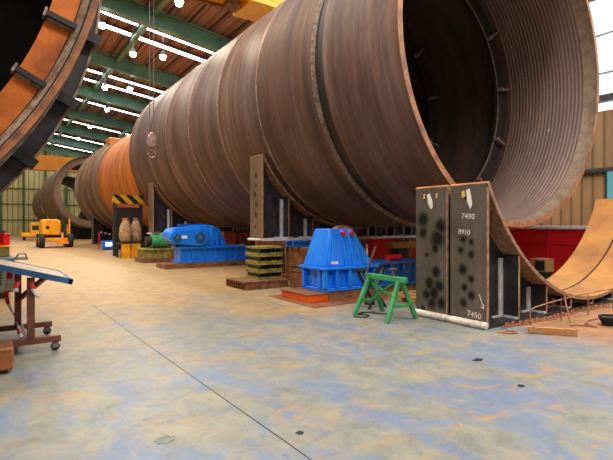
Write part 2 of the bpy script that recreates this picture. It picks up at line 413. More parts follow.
# ------------------------------------------------------------------ piles
XC, ZC, R = 9.4, 5.18, 3.71
def bead(prof, y, r): prof += [(r, y+.03), (r+.012, y+.015), (r+.012, y-.015), (r, y-.03)]
pile = thing('monopile', (XC, 14.5, ZC-R), 'huge grey-brown steel pile lying on raised saddles, open mouth facing the camera', 'steel pile', 'steel piles in the hall')
prof = []; mats = []
def pt(r, y, m): prof.append((r, y)); mats.append(m)
T = .16; RI = R-T; Y0 = 5.59; Y1 = 23.95
pt(R-.02, Y0, 0)
pt(R, Y0+.03, 0)
pt(R, 7.72, 4); pt(R-.10, 7.84, 4); pt(R-.10, 8.12, 3); pt(R-.0, 8.15, 0)  # joint groove, its shadow band put into the dark colour
for y in (10.62, 13.1, 15.6, 18.1, 20.6, 23.0):
    pt(R, y-.03, 3); pt(R+.014, y-.01, 3); pt(R+.014, y+.01, 3); pt(R, y+.03, 0)
pt(R, Y1, 2)
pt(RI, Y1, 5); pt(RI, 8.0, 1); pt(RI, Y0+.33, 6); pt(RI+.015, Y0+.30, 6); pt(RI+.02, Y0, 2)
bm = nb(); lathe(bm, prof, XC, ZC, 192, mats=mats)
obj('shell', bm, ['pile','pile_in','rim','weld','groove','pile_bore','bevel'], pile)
def stiff_ring(parent, cx, cz, ro, ri, y, th, ring_m, br_m, nb_, a_off, out, blen, name='internal_ring', edge=None):
    bm = nb(); lathe(bm, [(ro, y), (ro, y+th), (ri, y+th), (ri, y)], cx, cz, 128)
    g = obj(name, bm, ring_m, parent)
    if edge:
        bm = nb(); lathe(bm, [(ri+.03, y-.012), (ri+.03, y), (ri-.012, y), (ri-.012, y-.012)], cx, cz, 128); obj('edge_bead', bm, edge, g)
    for i in range(nb_):
        a = a_off+2*PI*i/nb_
        mtx = Matrix.Translation((cx, 0, cz)) @ Matrix.Rotation(-a, 4, 'Y')
        bm = nb(); bx(bm, ri+.01, ro, y-blen, y, -.03, .03, 0, mtx); bx(bm, ri-.03, ri+.05, y-blen-.02, y-.02, -.05, .05, 0, mtx)
        obj('bracket', bm, br_m, g)
    return g
stiff_ring(pile, XC, ZC, RI, RI-.42, 8.15, .1, 'groove', 'hook', 13, math.radians(7), 0, .14, edge='weld')
stiff_ring(pile, XC, ZC, RI, RI-.42, 10.75, .1, 'groove', 'hook', 13, math.radians(13), 0, .14)

# left foreground pile (end flange only partly in view)
LX, LZ, LY = -2.8, 4.5, 4.65
lp = thing('monopile', (LX, 8.5, LZ-3.8), 'near pile at top left with orange flanged end and dark bore, cut by the frame', 'steel pile', 'steel piles in the hall')
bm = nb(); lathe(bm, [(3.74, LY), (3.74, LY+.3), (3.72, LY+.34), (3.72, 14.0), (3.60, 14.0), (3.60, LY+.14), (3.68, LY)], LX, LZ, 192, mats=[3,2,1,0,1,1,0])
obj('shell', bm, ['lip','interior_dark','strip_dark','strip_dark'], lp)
bm = nb(); lathe(bm, [(3.90, 5.95), (3.90, 6.05), (3.70, 6.05), (3.70, 5.95)], LX, LZ, 192); obj('outer_flange', bm, 'strip_dark', lp)
bm = nb(); lathe(bm, [(3.905, 5.93), (3.905, 5.95), (3.88, 5.95), (3.88, 5.93)], LX, LZ, 192); obj('flange_bead', bm, 'weld', lp)
bm = nb(); lathe(bm, [(3.745, 5.2), (3.745, 5.24), (3.715, 5.24), (3.715, 5.2)], LX, LZ, 192); obj('shell_bead', bm, 'weld', lp)
bm = nb(); cyl(bm, (LX, 8.6, LZ), (LX, 8.65, LZ), 3.61, 96); obj('bore_blocker', bm, 'interior_dark', lp)  # unseen disc added to close the bore and keep it dark
bm = nb(); lathe(bm, [(3.60, LY+.14), (3.60, LY+.24), (3.39, LY+.24), (3.39, LY+.14)], LX, LZ, 192); fl = obj('end_flange', bm, 'flange_orange', lp)
bm = nb(); lathe(bm, [(3.69, LY-.008), (3.69, LY+.02), (3.625, LY+.12), (3.61, LY+.12), (3.64, LY+.06)], LX, LZ, 192); obj('weld_bead', bm, 'weld', fl)
for i in range(36):
    a = math.radians(-18+10*i)
    mtx = Matrix.Translation((LX, 0, LZ)) @ Matrix.Rotation(-a, 4, 'Y')
    bm = nb(); bx(bm, 3.38, 3.63, LY+.06, LY+.15, -.028, .022, 0, mtx); br = obj('bracket', bm, 'black', fl)
    bm = nb(); bx(bm, 3.40, 3.63, LY+.10, LY+.15, -.052, -.028, 0, mtx); bx(bm, 3.36, 3.38, LY+.04, LY+.15, -.05, .03, 0, mtx); obj('bracket_weld', bm, 'weld', br)
for i in range(30):
    bm = nb(); bx(bm, 3.72, 3.95, 5.80, 5.95, -.055, .055, 0, Matrix.Translation((LX, 0, LZ)) @ Matrix.Rotation(-math.radians(-11.7+12*i), 4, 'Y'))
    obj('lifting_lug', bm, 'black', lp)

# distant piles in line
p2 = thing('monopile', (9.4, 34, 1.2), 'orange rusty pile section with ringed far end behind the huge pile', 'steel pile', 'steel piles in the hall')
bm = nb(); lathe(bm, [(3.4,24.45),(3.4,33.8),(3.28,33.8),(3.28,24.45)], 9.4, 4.6, 128); obj('orange_shell', bm, 'pile_orange', p2)
bm = nb(); lathe(bm, [(3.52,33.8),(3.52,35.6),(3.42,35.7),(3.42,42.6),(3.2,42.6),(3.2,33.8)], 9.4, 4.6, 128); obj('grey_shell', bm, 'pile_far', p2)
for y, r in ((36.4,3.68),(38.2,3.72),(42.0,3.66)):
    bm = nb(); lathe(bm, [(r,y),(r,y+.5),(3.41,y+.5),(3.41,y)], 9.4, 4.6, 128); obj('ring_flange', bm, 'pile_far', p2)
bm = nb(); bx(bm, 7.2, 8.4, 36.2, 37.6, 7.4, 8.0); obj('top_lug', bm, 'pile_orange', p2, bevel=.1)
p3 = thing('monopile', (8.7, 54, 1.2), 'short grey open pile can beyond the orange section', 'steel pile', 'steel piles in the hall')
bm = nb(); lathe(bm, [(3.7,51),(3.7,65.5),(3.6,65.5),(3.6,51)], 8.7, 4.9, 128, mats=[0,1,0,1]); obj('shell', bm, ['pile_far','pile_bore'], p3)
bm = nb(); lathe(bm, [(3.6,51.3),(3.6,51.45),(3.0,51.45),(3.0,51.3)], 8.7, 4.9, 96); obj('internal_ring', bm, 'pile_far', p3)
p4 = thing('monopile', (8.3, 72, 1.0), 'farthest grey pile can standing close to the pale end wall', 'steel pile', 'steel piles in the hall')
bm = nb(); lathe(bm, [(3.3,66),(3.3,78),(3.2,78),(3.2,66)], 8.3, 4.4, 128, mats=[0,1,0,1]); obj('shell', bm, ['pile_far','pile_bore'], p4)

# ------------------------------------------------------------------ saddles
def arc_z(x, xc, zc, r): return zc-math.sqrt(max(0, r*r-(x-xc)**2))
def saddle(label, xc, zc, r, y0, y1, zb, a, end_mat='saddle_dark', ng=8, base=.05, roll=True, detail=True, base_mat='saddle_dark', arc_mat='saddle_arc', group='cradle saddles'):
    ym = (y0+y1)/2
    t = thing('pile_saddle', (xc, ym, zb), label, 'saddle', group)
    tp = .06; ri = r+tp
    ph = math.asin(a/r)
    bm = nb(); lathe(bm, [(r, y0), (r, y1), (ri, y1), (ri, y0)], xc, zc, 64, -PI/2-ph, -PI/2+ph, mats=[0,1,1,1]); obj('curved_plate', bm, [arc_mat,'saddle_edge'], t)
    bm = nb(); bx(bm, xc-a-.06, xc+a+.06, y0, y1, zb, zb+base); bp = obj('base_plate', bm, base_mat, t)
    yi0, yi1 = y0+.015, y1-.015
    for s in (-1, 1):
        x0 = xc+s*(a+.006); ztop = arc_z(xc+s*a, xc, zc, r)-.09
        bm = nb(); bx(bm, min(x0, x0+s*.045), max(x0, x0+s*.045), yi0, yi1, zb+base, ztop+.05); o = obj('end_plate', bm, end_mat, t)
        bm = nb()
        bx(bm, min(x0, x0+s*.047), max(x0, x0+s*.047), y0+.004, y0+.015, zb+base, ztop)
        obj('plate_edge', bm, 'saddle_edge', o)
        if roll:
            bm = nb(); cyl(bm, (xc+s*(a+.1), y0-.02, zb+base+.005 if zb == 0 else zb+.035), (xc+s*(a+.1), y1+.02, zb+base+.005 if zb == 0 else zb+.035), .055 if zb == 0 else .035, 14)
            obj('end_roll', bm, 'white_roll', t, bevel=.01)
    xs = [xc-a+.03+(2*a-.06)*i/48 for i in range(49)]
    poly = [(xs[0], zb+base), (xs[-1], zb+base)] + [(x, arc_z(x, xc, zc, ri)) for x in reversed(xs)]
    bm = nb(); prism(bm, poly, 'y', ym-.02, ym+.02); obj('web_plate', bm, 'saddle_dark', t)
    for i in range(1, ng):
        x = xc-a+2*a*i/ng
        for sd in (0, 1):
            ya, yb = (yi0+.02, ym-.02) if sd == 0 else (ym+.02, yi1-.02)
            zt = min(arc_z(x-.02, xc, zc, ri), arc_z(x+.02, xc, zc, ri))+.005
            bm = nb(); bx(bm, x-.018, x+.018, ya, yb, zb+base, zt); g = obj('gusset', bm, 'saddle_dark', t)
            if sd == 0 and detail:
                bm = nb(); bx(bm, x-.02, x+.02, ya-.008, ya, zb+base, zt); obj('gusset_edge', bm, 'saddle_edge', g)
                bm = nb(); bx(bm, x-.12, x-.018, ym-.045, ym-.02, zb+base, zt-.05)
                bx(bm, x-.06, x-.018, ya, ym-.02, zb+base, zb+base+.03); bx(bm, x-.3, x+.3, ym-.05, ym-.02, zb+base, zb+base+.03)
                obj('weld_seam', bm, 'white_weld', g)
    return t
def spots(lst, x0, x1, w=.66):
    out = []
    for (px, py, r) in lst: out.append((-((px-(x0+x1)/2)/(x1-x0))*w, 2.2*(1-(py-30)/388.0), r))
    return out
near_m = burnt_plate('burnt_end_plate', spots([(50,72,.03),(60,95,.03),(45,185,.06),(66,192,.05),(38,215,.06),(66,226,.06),(44,268,.085),(66,291,.06),(48,316,.06),(66,336,.075),(46,358,.075),(56,120,.03)], 10, 105), (120,108,98))
far_m = burnt_plate('sooty_end_plate', spots([(40,130,.13),(88,150,.13),(80,185,.16),(74,214,.08),(40,170,.09),(76,283,.1),(58,318,.11),(84,322,.11),(70,345,.12),(50,352,.1),(90,370,.1),(64,375,.1),(40,395,.05),(50,235,.04)], 18, 105), (116,107,98))
s_near = saddle('nearest empty floor saddle, end plate marked with round burns and chalk numbers', 9.4, 3.943, 3.735, 4.10, 4.78, 0, 3.3, near_m)
s_far = saddle('empty floor saddle just left of the chalked one, end plate blotched with soot', 9.4, 3.943, 3.735, 4.83, 5.5, 0, 3.3, far_m)
def on_plate(t, x, y, z, sz, text, m='chalk', name='chalk_writing', rot=0):
    mt = Matrix.Translation((x-.0345, y, z)) @ Matrix(((0,0,-1,0),(-1,0,0,0),(0,1,0,0),(0,0,0,1))) @ Matrix.Rotation(rot, 4, 'Z')
    return letter(text, sz, name, mt, m, t, .0012)
XE = 9.4-3.3-.051+.034
def chalk_z(py): return 2.2*(1-(py-30)/388.0)
on_plate(s_near, XE, 4.56, chalk_z(128), .12, '7490', rot=-.06)
on_plate(s_near, XE, 4.62, chalk_z(170), .11, '8910', rot=-.08)
on_plate(s_near, XE, 4.46, chalk_z(392), .125, '7450', rot=-.08)
on_plate(s_near, XE, 4.44, chalk_z(414), .10, '7')
def smear(t, pts, m, name='pale_mark'):
    bm = nb(); prism(bm, pts, 'x', XE-.037, XE-.031); obj(name, bm, m, t)  # small flat pale patch near the top of an end plate
smear(s_near, [(4.47,2.08),(4.41,2.10),(4.38,1.98),(4.36,1.86),(4.40,1.78),(4.45,1.90)], 'chalk')
smear(s_near, [(4.56,2.06),(4.50,2.08),(4.49,1.98),(4.55,1.96)], 'chalk_yellow')
smear(s_far, [(5.24,2.05),(5.19,2.07),(5.13,1.95),(5.12,1.84),(5.16,1.80),(5.22,1.90)], 'chalk')
smear(s_far, [(5.32,2.06),(5.28,2.07),(5.28,1.99),(5.32,1.98)], 'chalk_yellow'); smear(s_far, [(5.06,2.06),(5.02,2.07),(5.02,1.99),(5.06,1.98)], 'chalk_yellow')
bm = nb(); bar(bm, (XE-.033, 4.24, .50), (XE-.033, 4.16, .30), .008, .012); bar(bm, (XE-.033, 4.16, .30), (XE-.033, 4.21, .32), .008, .012); bar(bm, (XE-.033, 4.16, .30), (XE-.033, 4.165, .36), .008, .012)
obj('chalk_arrow', bm, 'chalk', s_near)
mid_m = burnt_plate('streaked_end_plate', spots([(57,100,.08),(57,150,.06),(50,190,.08),(60,240,.07),(57,290,.08),(52,350,.06)], 10, 105), (140,118,96))
s_mid = saddle('tall saddle carrying the huge pile behind the near blue gear housing', 9.4, 5.18, 3.715, 10.95, 11.65, 1.1, 3.3, mid_m, base=.07, base_mat='white_weld', arc_mat='rim')
s_back = saddle('saddle carrying the far end of the huge pile beside the striped beam', 9.4, 5.18, 3.715, 21.1, 21.8, 1.1, 3.3, mid_m, base=.07, base_mat='white_weld', arc_mat='rim')
saddle('dark tall saddle under the orange pile section', 9.4, 4.6, 3.405, 29, 29.7, 0, 2.6, roll=False, detail=False)
saddle('dark tall saddle under the ringed end of the orange section', 9.4, 4.6, 3.425, 40, 40.7, 0, 2.6, roll=False, detail=False)
saddle('dark saddle under the short grey open can', 8.7, 4.9, 3.705, 54, 54.8, 0, 3.0, roll=False, detail=False)
saddle('dark saddle under the farthest grey can', 8.3, 4.4, 3.305, 72, 72.8, 0, 2.6, roll=False, detail=False)
saddle('saddle under the near left pile, outside the photo', LX, LZ, 3.725, 8.2, 8.9, 0, 1.6, roll=False, detail=False)

# trestles that carry the two raised saddles
def trestle(x, y, label):
    t = thing('support_trestle', (x, y, 0), label, 'trestle', 'trestles under the raised saddles')
    bm = nb(); bx(bm, x-.45, x+.45, y-.4, y+.4, .94, 1.1); obj('top_beam', bm, 'brown_block', t)
    bm = nb(); bx(bm, x-.5, x+.5, y-.45, y+.45, 0, .14); obj('base_beam', bm, 'brown_block', t)
    for sx in (-.3, .3):
        for sy in (-.25, .25):
            bm = nb(); bx(bm, x+sx-.09, x+sx+.09, y+sy-.09, y+sy+.09, .14, .94); obj('post', bm, 'rust_wood', t)
for x, wd in ((6.7,'left'),(9.4,'middle'),(12.1,'right')):
    trestle(x, 11.3, wd+' brown steel trestle under the tall saddle behind the near gear housing')
    trestle(x, 21.45, wd+' brown steel trestle under the far saddle of the huge pile')

# ------------------------------------------------------------------ blue turning gear, near
g = thing('gear_housing', (6.9, 7.9, .16), 'near bright blue tapered gear housing on a ribbed base, beside the green sawhorse', 'machine', 'blue turning gears')
bm = nb(); bx(bm, 5.55, 6.95, 7.45, 8.3, .17, .25); bx(bm, 5.62, 6.9, 7.52, 8.23, .25, .62); obj('base_frame', bm, 'blue', g, bevel=.015)
bm = nb(); bx(bm, 5.5, 7.0, 7.4, 8.35, .62, .68); obj('base_flange', bm, 'blue', g, bevel=.012)
for x in (5.57, 5.86, 6.2, 6.55, 6.9):
    bm = nb(); bx(bm, x-.04, x+.04, 7.42, 7.52, .25, .62); obj('base_rib', bm, 'blue', g, bevel=.01)
for y in (7.62, 8.2):
    bm = nb(); bx(bm, 5.52, 5.62, y-.04, y+.04, .25, .62); obj('base_rib', bm, 'blue', g, bevel=.01)
v = [(5.58,7.48,.68),(6.9,7.48,.68),(6.9,8.28,.68),(5.58,8.28,.68),(5.80,7.62,1.46),(6.42,7.62,1.46),(6.42,8.14,1.46),(5.80,8.14,1.46)]
bm = nb(); V = [bm.verts.new(p) for p in v]
for q in ((0,3,2,1),(4,5,6,7),(0,1,5,4),(1,2,6,5),(2,3,7,6),(3,0,4,7)): bm.faces.new([V[i] for i in q])
obj('housing', bm, 'blue', g, bevel=.02)
for k, x in enumerate((6.12, 6.32, 6.52, 6.74)):
    pts = []
    for i in range(9):
        u = i/8; top = 1.44-max(0, (x-6.35))*1.2; z = .68+(top-.68)*u; y = 7.44+.17*u**1.3
        pts.append((y, z))
    poly = [(7.75, .68)] + pts + [(7.75, pts[-1][1])]
    bm = nb(); prism(bm, poly, 'x', x-.035, x+.035); obj('housing_rib', bm, 'blue', g, bevel=.015)
bm = nb(); bar(bm, (5.66, 7.465, .7), (5.84, 7.595, 1.45), .035, .04); obj('corner_rib', bm, 'blue', g)
for x in (6.12, 6.34):
    bm = nb(); cyl(bm, (x, 7.66, 1.38), (x, 7.52, 1.36), .05, 14); cyl(bm, (x, 7.7, 1.38), (x, 7.7, 1.47), .02, 10); obj('lifting_cap', bm, 'red', g)['label'] = 'red lifting cap'
bm = nb(); bx(bm, 5.74, 5.92, 7.475, 7.49, .735, .79); obj('name_plate', bm, 'white_weld', g)
bm = nb(); lathe(bm, [(.36,7.8),(.36,7.98),(.2,7.98),(.2,7.8)], 6.35, 1.17, 40); obj('drive_wheel', bm, 'brown_block', g)['label'] = 'rusty wheel rim'
bm = nb(); bx(bm, 7.02, 8.6, 7.5, 7.62, .2, .66); bx(bm, 7.02, 8.6, 8.1, 8.22, .2, .66); bx(bm, 6.98, 8.6, 7.42, 8.3, .66, .71); bx(bm, 7.0, 8.6, 7.42, 8.3, .17, .22); obj('extension_frame', bm, 'blue_dark', g, bevel=.01)
for x in (7.4, 7.8, 8.2, 8.56):
    bm = nb(); bx(bm, x-.03, x+.03, 7.43, 7.5, .22, .66); obj('extension_rib', bm, 'blue_dark', g)
bm = nb(); cyl(bm, (7.55,7.7,.78), (7.95,7.7,.78), .07, 14); obj('shaft_cover', bm, 'red', g)['label'] = 'red shaft cover'
sk1 = thing('steel_skid', (6.8, 7.9, 0), 'rusty steel skid with bright orange end under the near blue gear housing', 'skid')
bm = nb(); bx(bm, 5.12, 5.62, 7.42, 8.42, .015, .155); obj('orange_end', bm, 'orange_skid', sk1, bevel=.01)['label'] = 'bright orange end block'
bm = nb(); bx(bm, 5.1, 5.66, 7.4, 8.44, .155, .17); obj('timber_cover', bm, 'rust_wood', sk1)
bm = nb(); bx(bm, 5.625, 8.65, 7.47, 8.28, .015, .168); obj('skid_beam', bm, 'rust_wood', sk1)
pl = nb(); bx(pl, 4.95, 7.3, 6.95, 8.7, 0, .014); tag(obj('floor_plate', pl, 'brown_block', None, (6, 7.8, 0)), 'thin brown steel sheet on the floor under the orange skid end', 'plate')

# ------------------------------------------------------------------ blue gear reducer, far
h = thing('gear_reducer', (6.6, 16.3, .16), 'far blue gear reducer with rounded casing and long ribbed base', 'machine', 'blue turning gears')
bm = nb(); bx(bm, 5.5, 8.2, 15.95, 16.75, .17, .25); bx(bm, 5.55, 8.15, 16.02, 16.68, .25, .68); bx(bm, 5.48, 8.2, 15.9, 16.8, .68, .75); obj('base_frame', bm, 'blue', h, bevel=.015)
for i in range(7):
    x = 5.55+i*.43
    bm = nb(); bx(bm, x-.03, x+.03, 15.93, 16.02, .25, .68); obj('base_rib', bm, 'blue', h)
def stadium(x0, x1, zc, r0, r1, n=10):
    p = []
    for i in range(n+1):
        a = PI/2+PI*i/n; p.append((x0+r0*math.cos(a), zc+r0*math.sin(a)))
    for i in range(n+1):
        a = -PI/2+PI*i/n; p.append((x1+r1*math.cos(a), zc+r1*math.sin(a)))
    return p
bm = nb(); prism(bm, stadium(5.42, 6.55, 1.14, .30, .40), 'y', 15.98, 16.7); obj('casing', bm, 'blue', h, bevel=.03)
bm = nb(); prism(bm, stadium(5.36, 6.25, 1.1, .24, .33), 'y', 15.86, 15.98); obj('front_cover', bm, 'blue', h, bevel=.02)
for x, r in ((5.36,.12),(6.2,.17)):
    bm = nb(); cyl(bm, (x, 15.86, 1.1), (x, 15.76, 1.1), r, 20); cv = obj('bearing_cap', bm, 'blue_dark', h, bevel=.01)
    bm = nb(); cyl(bm, (x, 15.765, 1.1), (x, 15.74, 1.1), r*.45, 16); obj('cap_center', bm, 'steel', cv)
poly = [(6.1,.75),(7.35,.75),(7.3,.95),(7.05,1.4),(6.75,1.52),(6.3,1.52)]
bm = nb(); prism(bm, poly, 'y', 16.04, 16.64); obj('rear_casing', bm, 'blue', h, bevel=.02)
for i in range(4):
    x = 6.5+i*.22; zt = 1.5-max(0, x-6.75)*1.35
    bm = nb(); bx(bm, x-.03, x+.03, 15.93, 16.04, .75, zt); obj('casing_rib', bm, 'blue', h, bevel=.01)
bm = nb(); bx(bm, 5.6, 6.6, 16.2, 16.5, 1.5, 1.57); obj('top_cover', bm, 'blue_dark', h)
bm = nb(); bx(bm, 5.55, 5.75, 15.845, 15.86, 1.05, 1.16); obj('name_plate', bm, 'white_weld', h)
w1 = nb(); bx(w1, 4.95, 8.4, 15.85, 16.85, 0, .168); tag(obj('timber_skid', w1, 'rust_wood', None, (6.6, 16.3, 0), .01), 'long brown timber skid under the far blue gear reducer', 'skid')

# ------------------------------------------------------------------ stacks between
t = thing('timber_pallet', (5.5, 10.2, 0), 'low rusty slatted pallet in the aisle in front of the yellow-green beam stack', 'pallet')
bm = nb(); bx(bm, 4.9, 6.15, 9.7, 10.75, .15, .2); obj('deck', bm, 'rust_wood', t, bevel=.008)
for i in range(9):
    y = 9.72+i*.125
    bm = nb(); bx(bm, 4.92, 6.1, y, y+.05, 0, .15); obj('slat', bm, 'rust_wood', t)
lv = [('bottom', .2), ('second lowest', .4), ('second highest', .6), ('top', .8)]
for nm, z in lv:
    b_ = thing('steel_beam', (5.8, 10.3, z), nm+' yellow-green steel beam of the stack on the rusty pallet', 'beam', 'stacked beams on the pallet')
    bm = nb(); bx(bm, 5.4, 6.1, 9.95, 10.65, z, z+.05); bx(bm, 5.4, 6.1, 9.95, 10.65, z+.15, z+.2); obj('flange', bm, 'grating', b_)
    bm = nb()
    bx(bm, 5.5, 6.05, 10.2, 10.4, z+.05, z+.15)
    for i in range(5): bx(bm, 5.45+i*.14, 5.49+i*.14, 9.97, 10.63, z+.05, z+.15)
    obj('web', bm, 'black', b_)
for i, (x, nx) in enumerate(((6.12,'left'),(6.68,'right'))):
    for j, (z, nz) in enumerate(((0,'lower'),(.51,'upper'))):
        t = thing('steel_block', (x+.26, 9.45, z), nz+' '+nx+' brown steel block of the two by two pile behind the orange skid', 'block', 'brown steel blocks')
        bm = nb(); bx(bm, x, x+.53, 9.15, 9.68, z+.0, z+.5); obj('body', bm, 'brown_block', t, bevel=.02)
        for za in (.02, .41):
            bm = nb(); bx(bm, x-.015, x, 9.17, 9.66, z+za, z+za+.07); obj('lip', bm, 'rust_wood', t)
for i, (y, lab) in enumerate(((9.25,'front'),(9.55,'rear'))):
    bm = nb(); bx(bm, 5.95, 7.9, y-.07, y+.07, 1.01, 1.04); bx(bm, 5.95, 7.9, y-.02, y+.02, 1.04, 1.13); bx(bm, 5.95, 7.9, y-.07, y+.07, 1.13, 1.16)
    tag(obj('blue_beam', bm, 'blue_dark', None, (6.9, y, 1.01)), lab+' blue steel beam lying across the brown steel blocks', 'beam', 'blue beams on the blocks')
# third blue bits and red oxide boxes below the far saddle
for i, x in enumerate((8.1, 8.8, 9.5, 10.2)):
    nm = ('leftmost','second from left','third from left','rightmost')[i]
    t = thing('steel_crate', (x+.3, 18.3, .0), nm+' red-oxide steel crate in the row under the huge pile', 'crate', 'red oxide crates')
    bm = nb(); bx(bm, x, x+.6, 18.0, 18.6, .7, 1.25); obj('box', bm, 'red_oxide', t, bevel=.02)
    for xx in (x+.05, x+.5):
        bm = nb(); bx(bm, xx, xx+.08, 18.05, 18.55, 0, .7); obj('foot', bm, 'black', t)
bm = nb(); bx(bm, 9.9, 13.2, 9.9, 10.2, .84, 1.0)
t = thing('timber_beam', (11.6, 10.05, 0), 'yellow timber beam on black stands under the huge pile', 'beam')
obj('timber', bm, 'wood', t)
for x in (10.3, 12.8):
    bm = nb(); bx(bm, x-.15, x+.15, 9.88, 10.22, 0, .84); obj('stand', bm, 'black', t)
# pallet and oddments behind the sawhorse
t = thing('timber_pallet', (7.4, 6.5, 0), 'small pale pallet behind the green sawhorse', 'pallet')
for y in (6.2, 6.55, 6.85):
    bm = nb(); bx(bm, 6.75, 8.1, y-.05, y+.05, 0, .1); obj('runner', bm, 'wood', t)
for i in range(5):
    x = 6.76+i*.3
    bm = nb(); bx(bm, x, x+.16, 6.12, 6.92, .1, .13); obj('board', bm, 'wood', t)

# ------------------------------------------------------------------ green sawhorse and black stand
t = thing('sawhorse', (5.45, 5.6, 0), 'green steel sawhorse standing in front of the near blue gear housing', 'sawhorse')
ya, yb = 5.28, 5.98
bm = nb(); bx(bm, 5.40, 5.50, ya-.12, yb+.1, .62, .70); obj('top_bar', bm, 'green', t, bevel=.006)
for y, sy in ((ya, -1), (yb, 1)):
    for sx in (-1, 1):
        bm = nb(); bar(bm, (5.45+sx*.035, y, .63), (5.45+sx*.33, y+sy*.04, .0), .06, .06); obj('leg', bm, 'green', t)
    bm = nb(); bar(bm, (5.45-.22, y+sy*.03, .24), (5.45+.22, y+sy*.03, .24), .04, .04); obj('cross_bar', bm, 'green', t)
bm = nb(); bar(bm, (5.45, ya, .30), (5.45, yb, .56), .03, .03); bar(bm, (5.45, yb, .25), (5.45, ya+.1, .62), .025, .025); obj('brace', bm, 'green', t)
c1 = nb(); bx(c1, 5.42, 5.48, 5.42, 5.47, .70, .73); bx(c1, 5.40, 5.50, 5.40, 5.49, .80, .83); cyl(c1, (5.45,5.445,.73), (5.45,5.445,.80), .018, 10)
tag(obj('clamp', c1, 'steel', None, (5.45,5.44,.70)), 'small steel clamp standing on the right end of the green sawhorse', 'clamp')
t = thing('folding_stand', (5.95, 6.45, 0), 'black crossed-leg folding stand behind the green sawhorse', 'stand')
for p, q in (((5.70,6.30,0),(6.16,6.40,.72)),((6.12,6.30,0),(5.62,6.42,.72)),((5.70,6.62,0),(6.16,6.55,.72)),((6.12,6.62,0),(5.62,6.55,.72))):
    bm = nb(); bar(bm, p, q, .045, .045); obj('leg', bm, 'black', t)
bm = nb(); bar(bm, (5.64,6.36,.70), (5.64,6.6,.70), .05); bar(bm, (6.14,6.36,.70), (6.14,6.6,.70), .05); obj('top_rail', bm, 'black', t)
bm = nb(); bar(bm, (5.62,6.32,.12), (5.62,5.98+.2,.12), .03); bar(bm, (5.72,6.32,.14), (5.72,6.6,.14), .03); obj('low_rail', bm, 'black', t)
bm = nb(); cyl(bm, (6.0,6.70,.62), (6.2,6.66,1.12), .022, 10); cyl(bm, (6.0,6.70,.62), (5.99,6.702,.0), .022, 10); tag(obj('pry_bar', bm, 'rope', None, (6.0,6.7,0)), 'dark bar rising behind the black folding stand', 'bar')
bm = nb(); tube(bm, [(5.0,5.9,.01),(5.15,5.75,.012),(5.3,5.85,.01),(5.2,6.05,.012),(5.4,6.1,.01),(5.55,5.85,.01),(5.7,5.7,.01)], .012, 8); tag(obj('cable', bm, 'rubber', None, (5.3,5.9,0)), 'loose black cable on the floor below the green sawhorse', 'cable')

# ------------------------------------------------------------------ tilted work table, left
t = thing('work_table', (0, 7, 0), 'wheeled brown steel work table with tilted blue-edged top, left foreground', 'table')
def tz(x): return .875+(.80-x)*.29
mt = Matrix(((math.cos(.282),0,math.sin(.282),.82),(0,1,0,0),(-math.sin(.282),0,math.cos(.282),.86),(0,0,0,1)))
bm = nb(); bx(bm, -1.3, 0, 6.40, 7.55, 0, .012, 0, mt); top = obj('table_top', bm, 'table_top', t)
bm = nb()
for y0_, y1_ in ((6.36,6.40),(7.55,7.59)): bx(bm, -1.3, .02, y0_, y1_, -.05, .02, 0, mt)
bx(bm, -.02, .03, 6.36, 7.59, -.05, .012, 0, mt); obj('top_edge', bm, 'tray_blue', top)['label'] = 'blue table edge'
for y in (6.45, 7.45):
    bm = nb(); bx(bm, -.5, .72, y-.035, y+.035, .11, .18); obj('base_rail', bm, 'table_brown', t)
bm = nb(); bx(bm, .30, .37, 6.48, 7.42, .12, .18); obj('cross_rail', bm, 'table_brown', t)
for y in (6.45, 7.45):
    xp = .40 if y < 7 else .31
    bm = nb(); bx(bm, xp-.04, xp+.04, y-.04, y+.04, .18, tz(xp)-.08); obj('post', bm, 'table_brown', t)
bm = nb(); bar(bm, (.31, 7.4, .52), (.62, 7.0, tz(.62)-.06), .06, .05); obj('strut', bm, 'table_brown', t)
def caster(x, y):
    bm = nb(); cyl(bm, (x, y-.02, .05), (x, y+.02, .05), .05, 18); cyl(bm, (x,y-.024,.05),(x,y+.024,.05), .018, 10); w_ = obj('caster', bm, 'rubber', t)
    bm = nb(); bx(bm, x-.035, x+.035, y-.035, y-.025, .04, .11); bx(bm, x-.035, x+.035, y+.025, y+.035, .04, .11); bx(bm, x-.035, x+.035, y-.035, y+.035, .10, .112); obj('fork', bm, 'steel', w_)
for y in (6.45, 7.45):
    for x in (.66, -.44): caster(x, y)
# red and white barrier tape wound through the frame
def tape(pts, w, label):
    bm = nb(); L = []; acc = 0
    for i in range(len(pts)-1):
        a, c = Vector(pts[i]), Vector(pts[i+1]); k = max(2, int((c-a).length/.05))
        for j in range(k): L.append(a.lerp(c, j/k))
    prev = None
    for i, p in enumerate(L):
        s = Vector((math.cos(i*.12)*w, math.sin(i*.12)*w*.6, 0)); q = (bm.verts.new(p-s/2), bm.verts.new(p+s/2))
        if prev:
            f = bm.faces.new((prev[0], prev[1], q[1], q[0])); f.material_index = (i//3) % 2; f.smooth = True
        prev = q
    o = obj('barrier_tape', bm, ['tape_red','tape_white'], None, pts[0])
    so = o.modifiers.new('thickness', 'SOLIDIFY'); so.thickness = .003
    tag(o, label, 'tape', 'red and white tapes on the work table')
tape([(.22,7.36,.92),(.20,7.3,.78),(.17,7.28,.62),(.19,7.22,.50),(.24,7.1,.40),(.28,6.9,.28),(.30,6.56,.20),(.27,6.46,.19)], .07, 'long red and white barrier tape hanging between the two table posts')
tape([(.40,6.40,.86),(.42,6.39,.78),(.46,6.39,.70),(.50,6.40,.64)], .06, 'short red and white tape end fluttering right of the front table post')
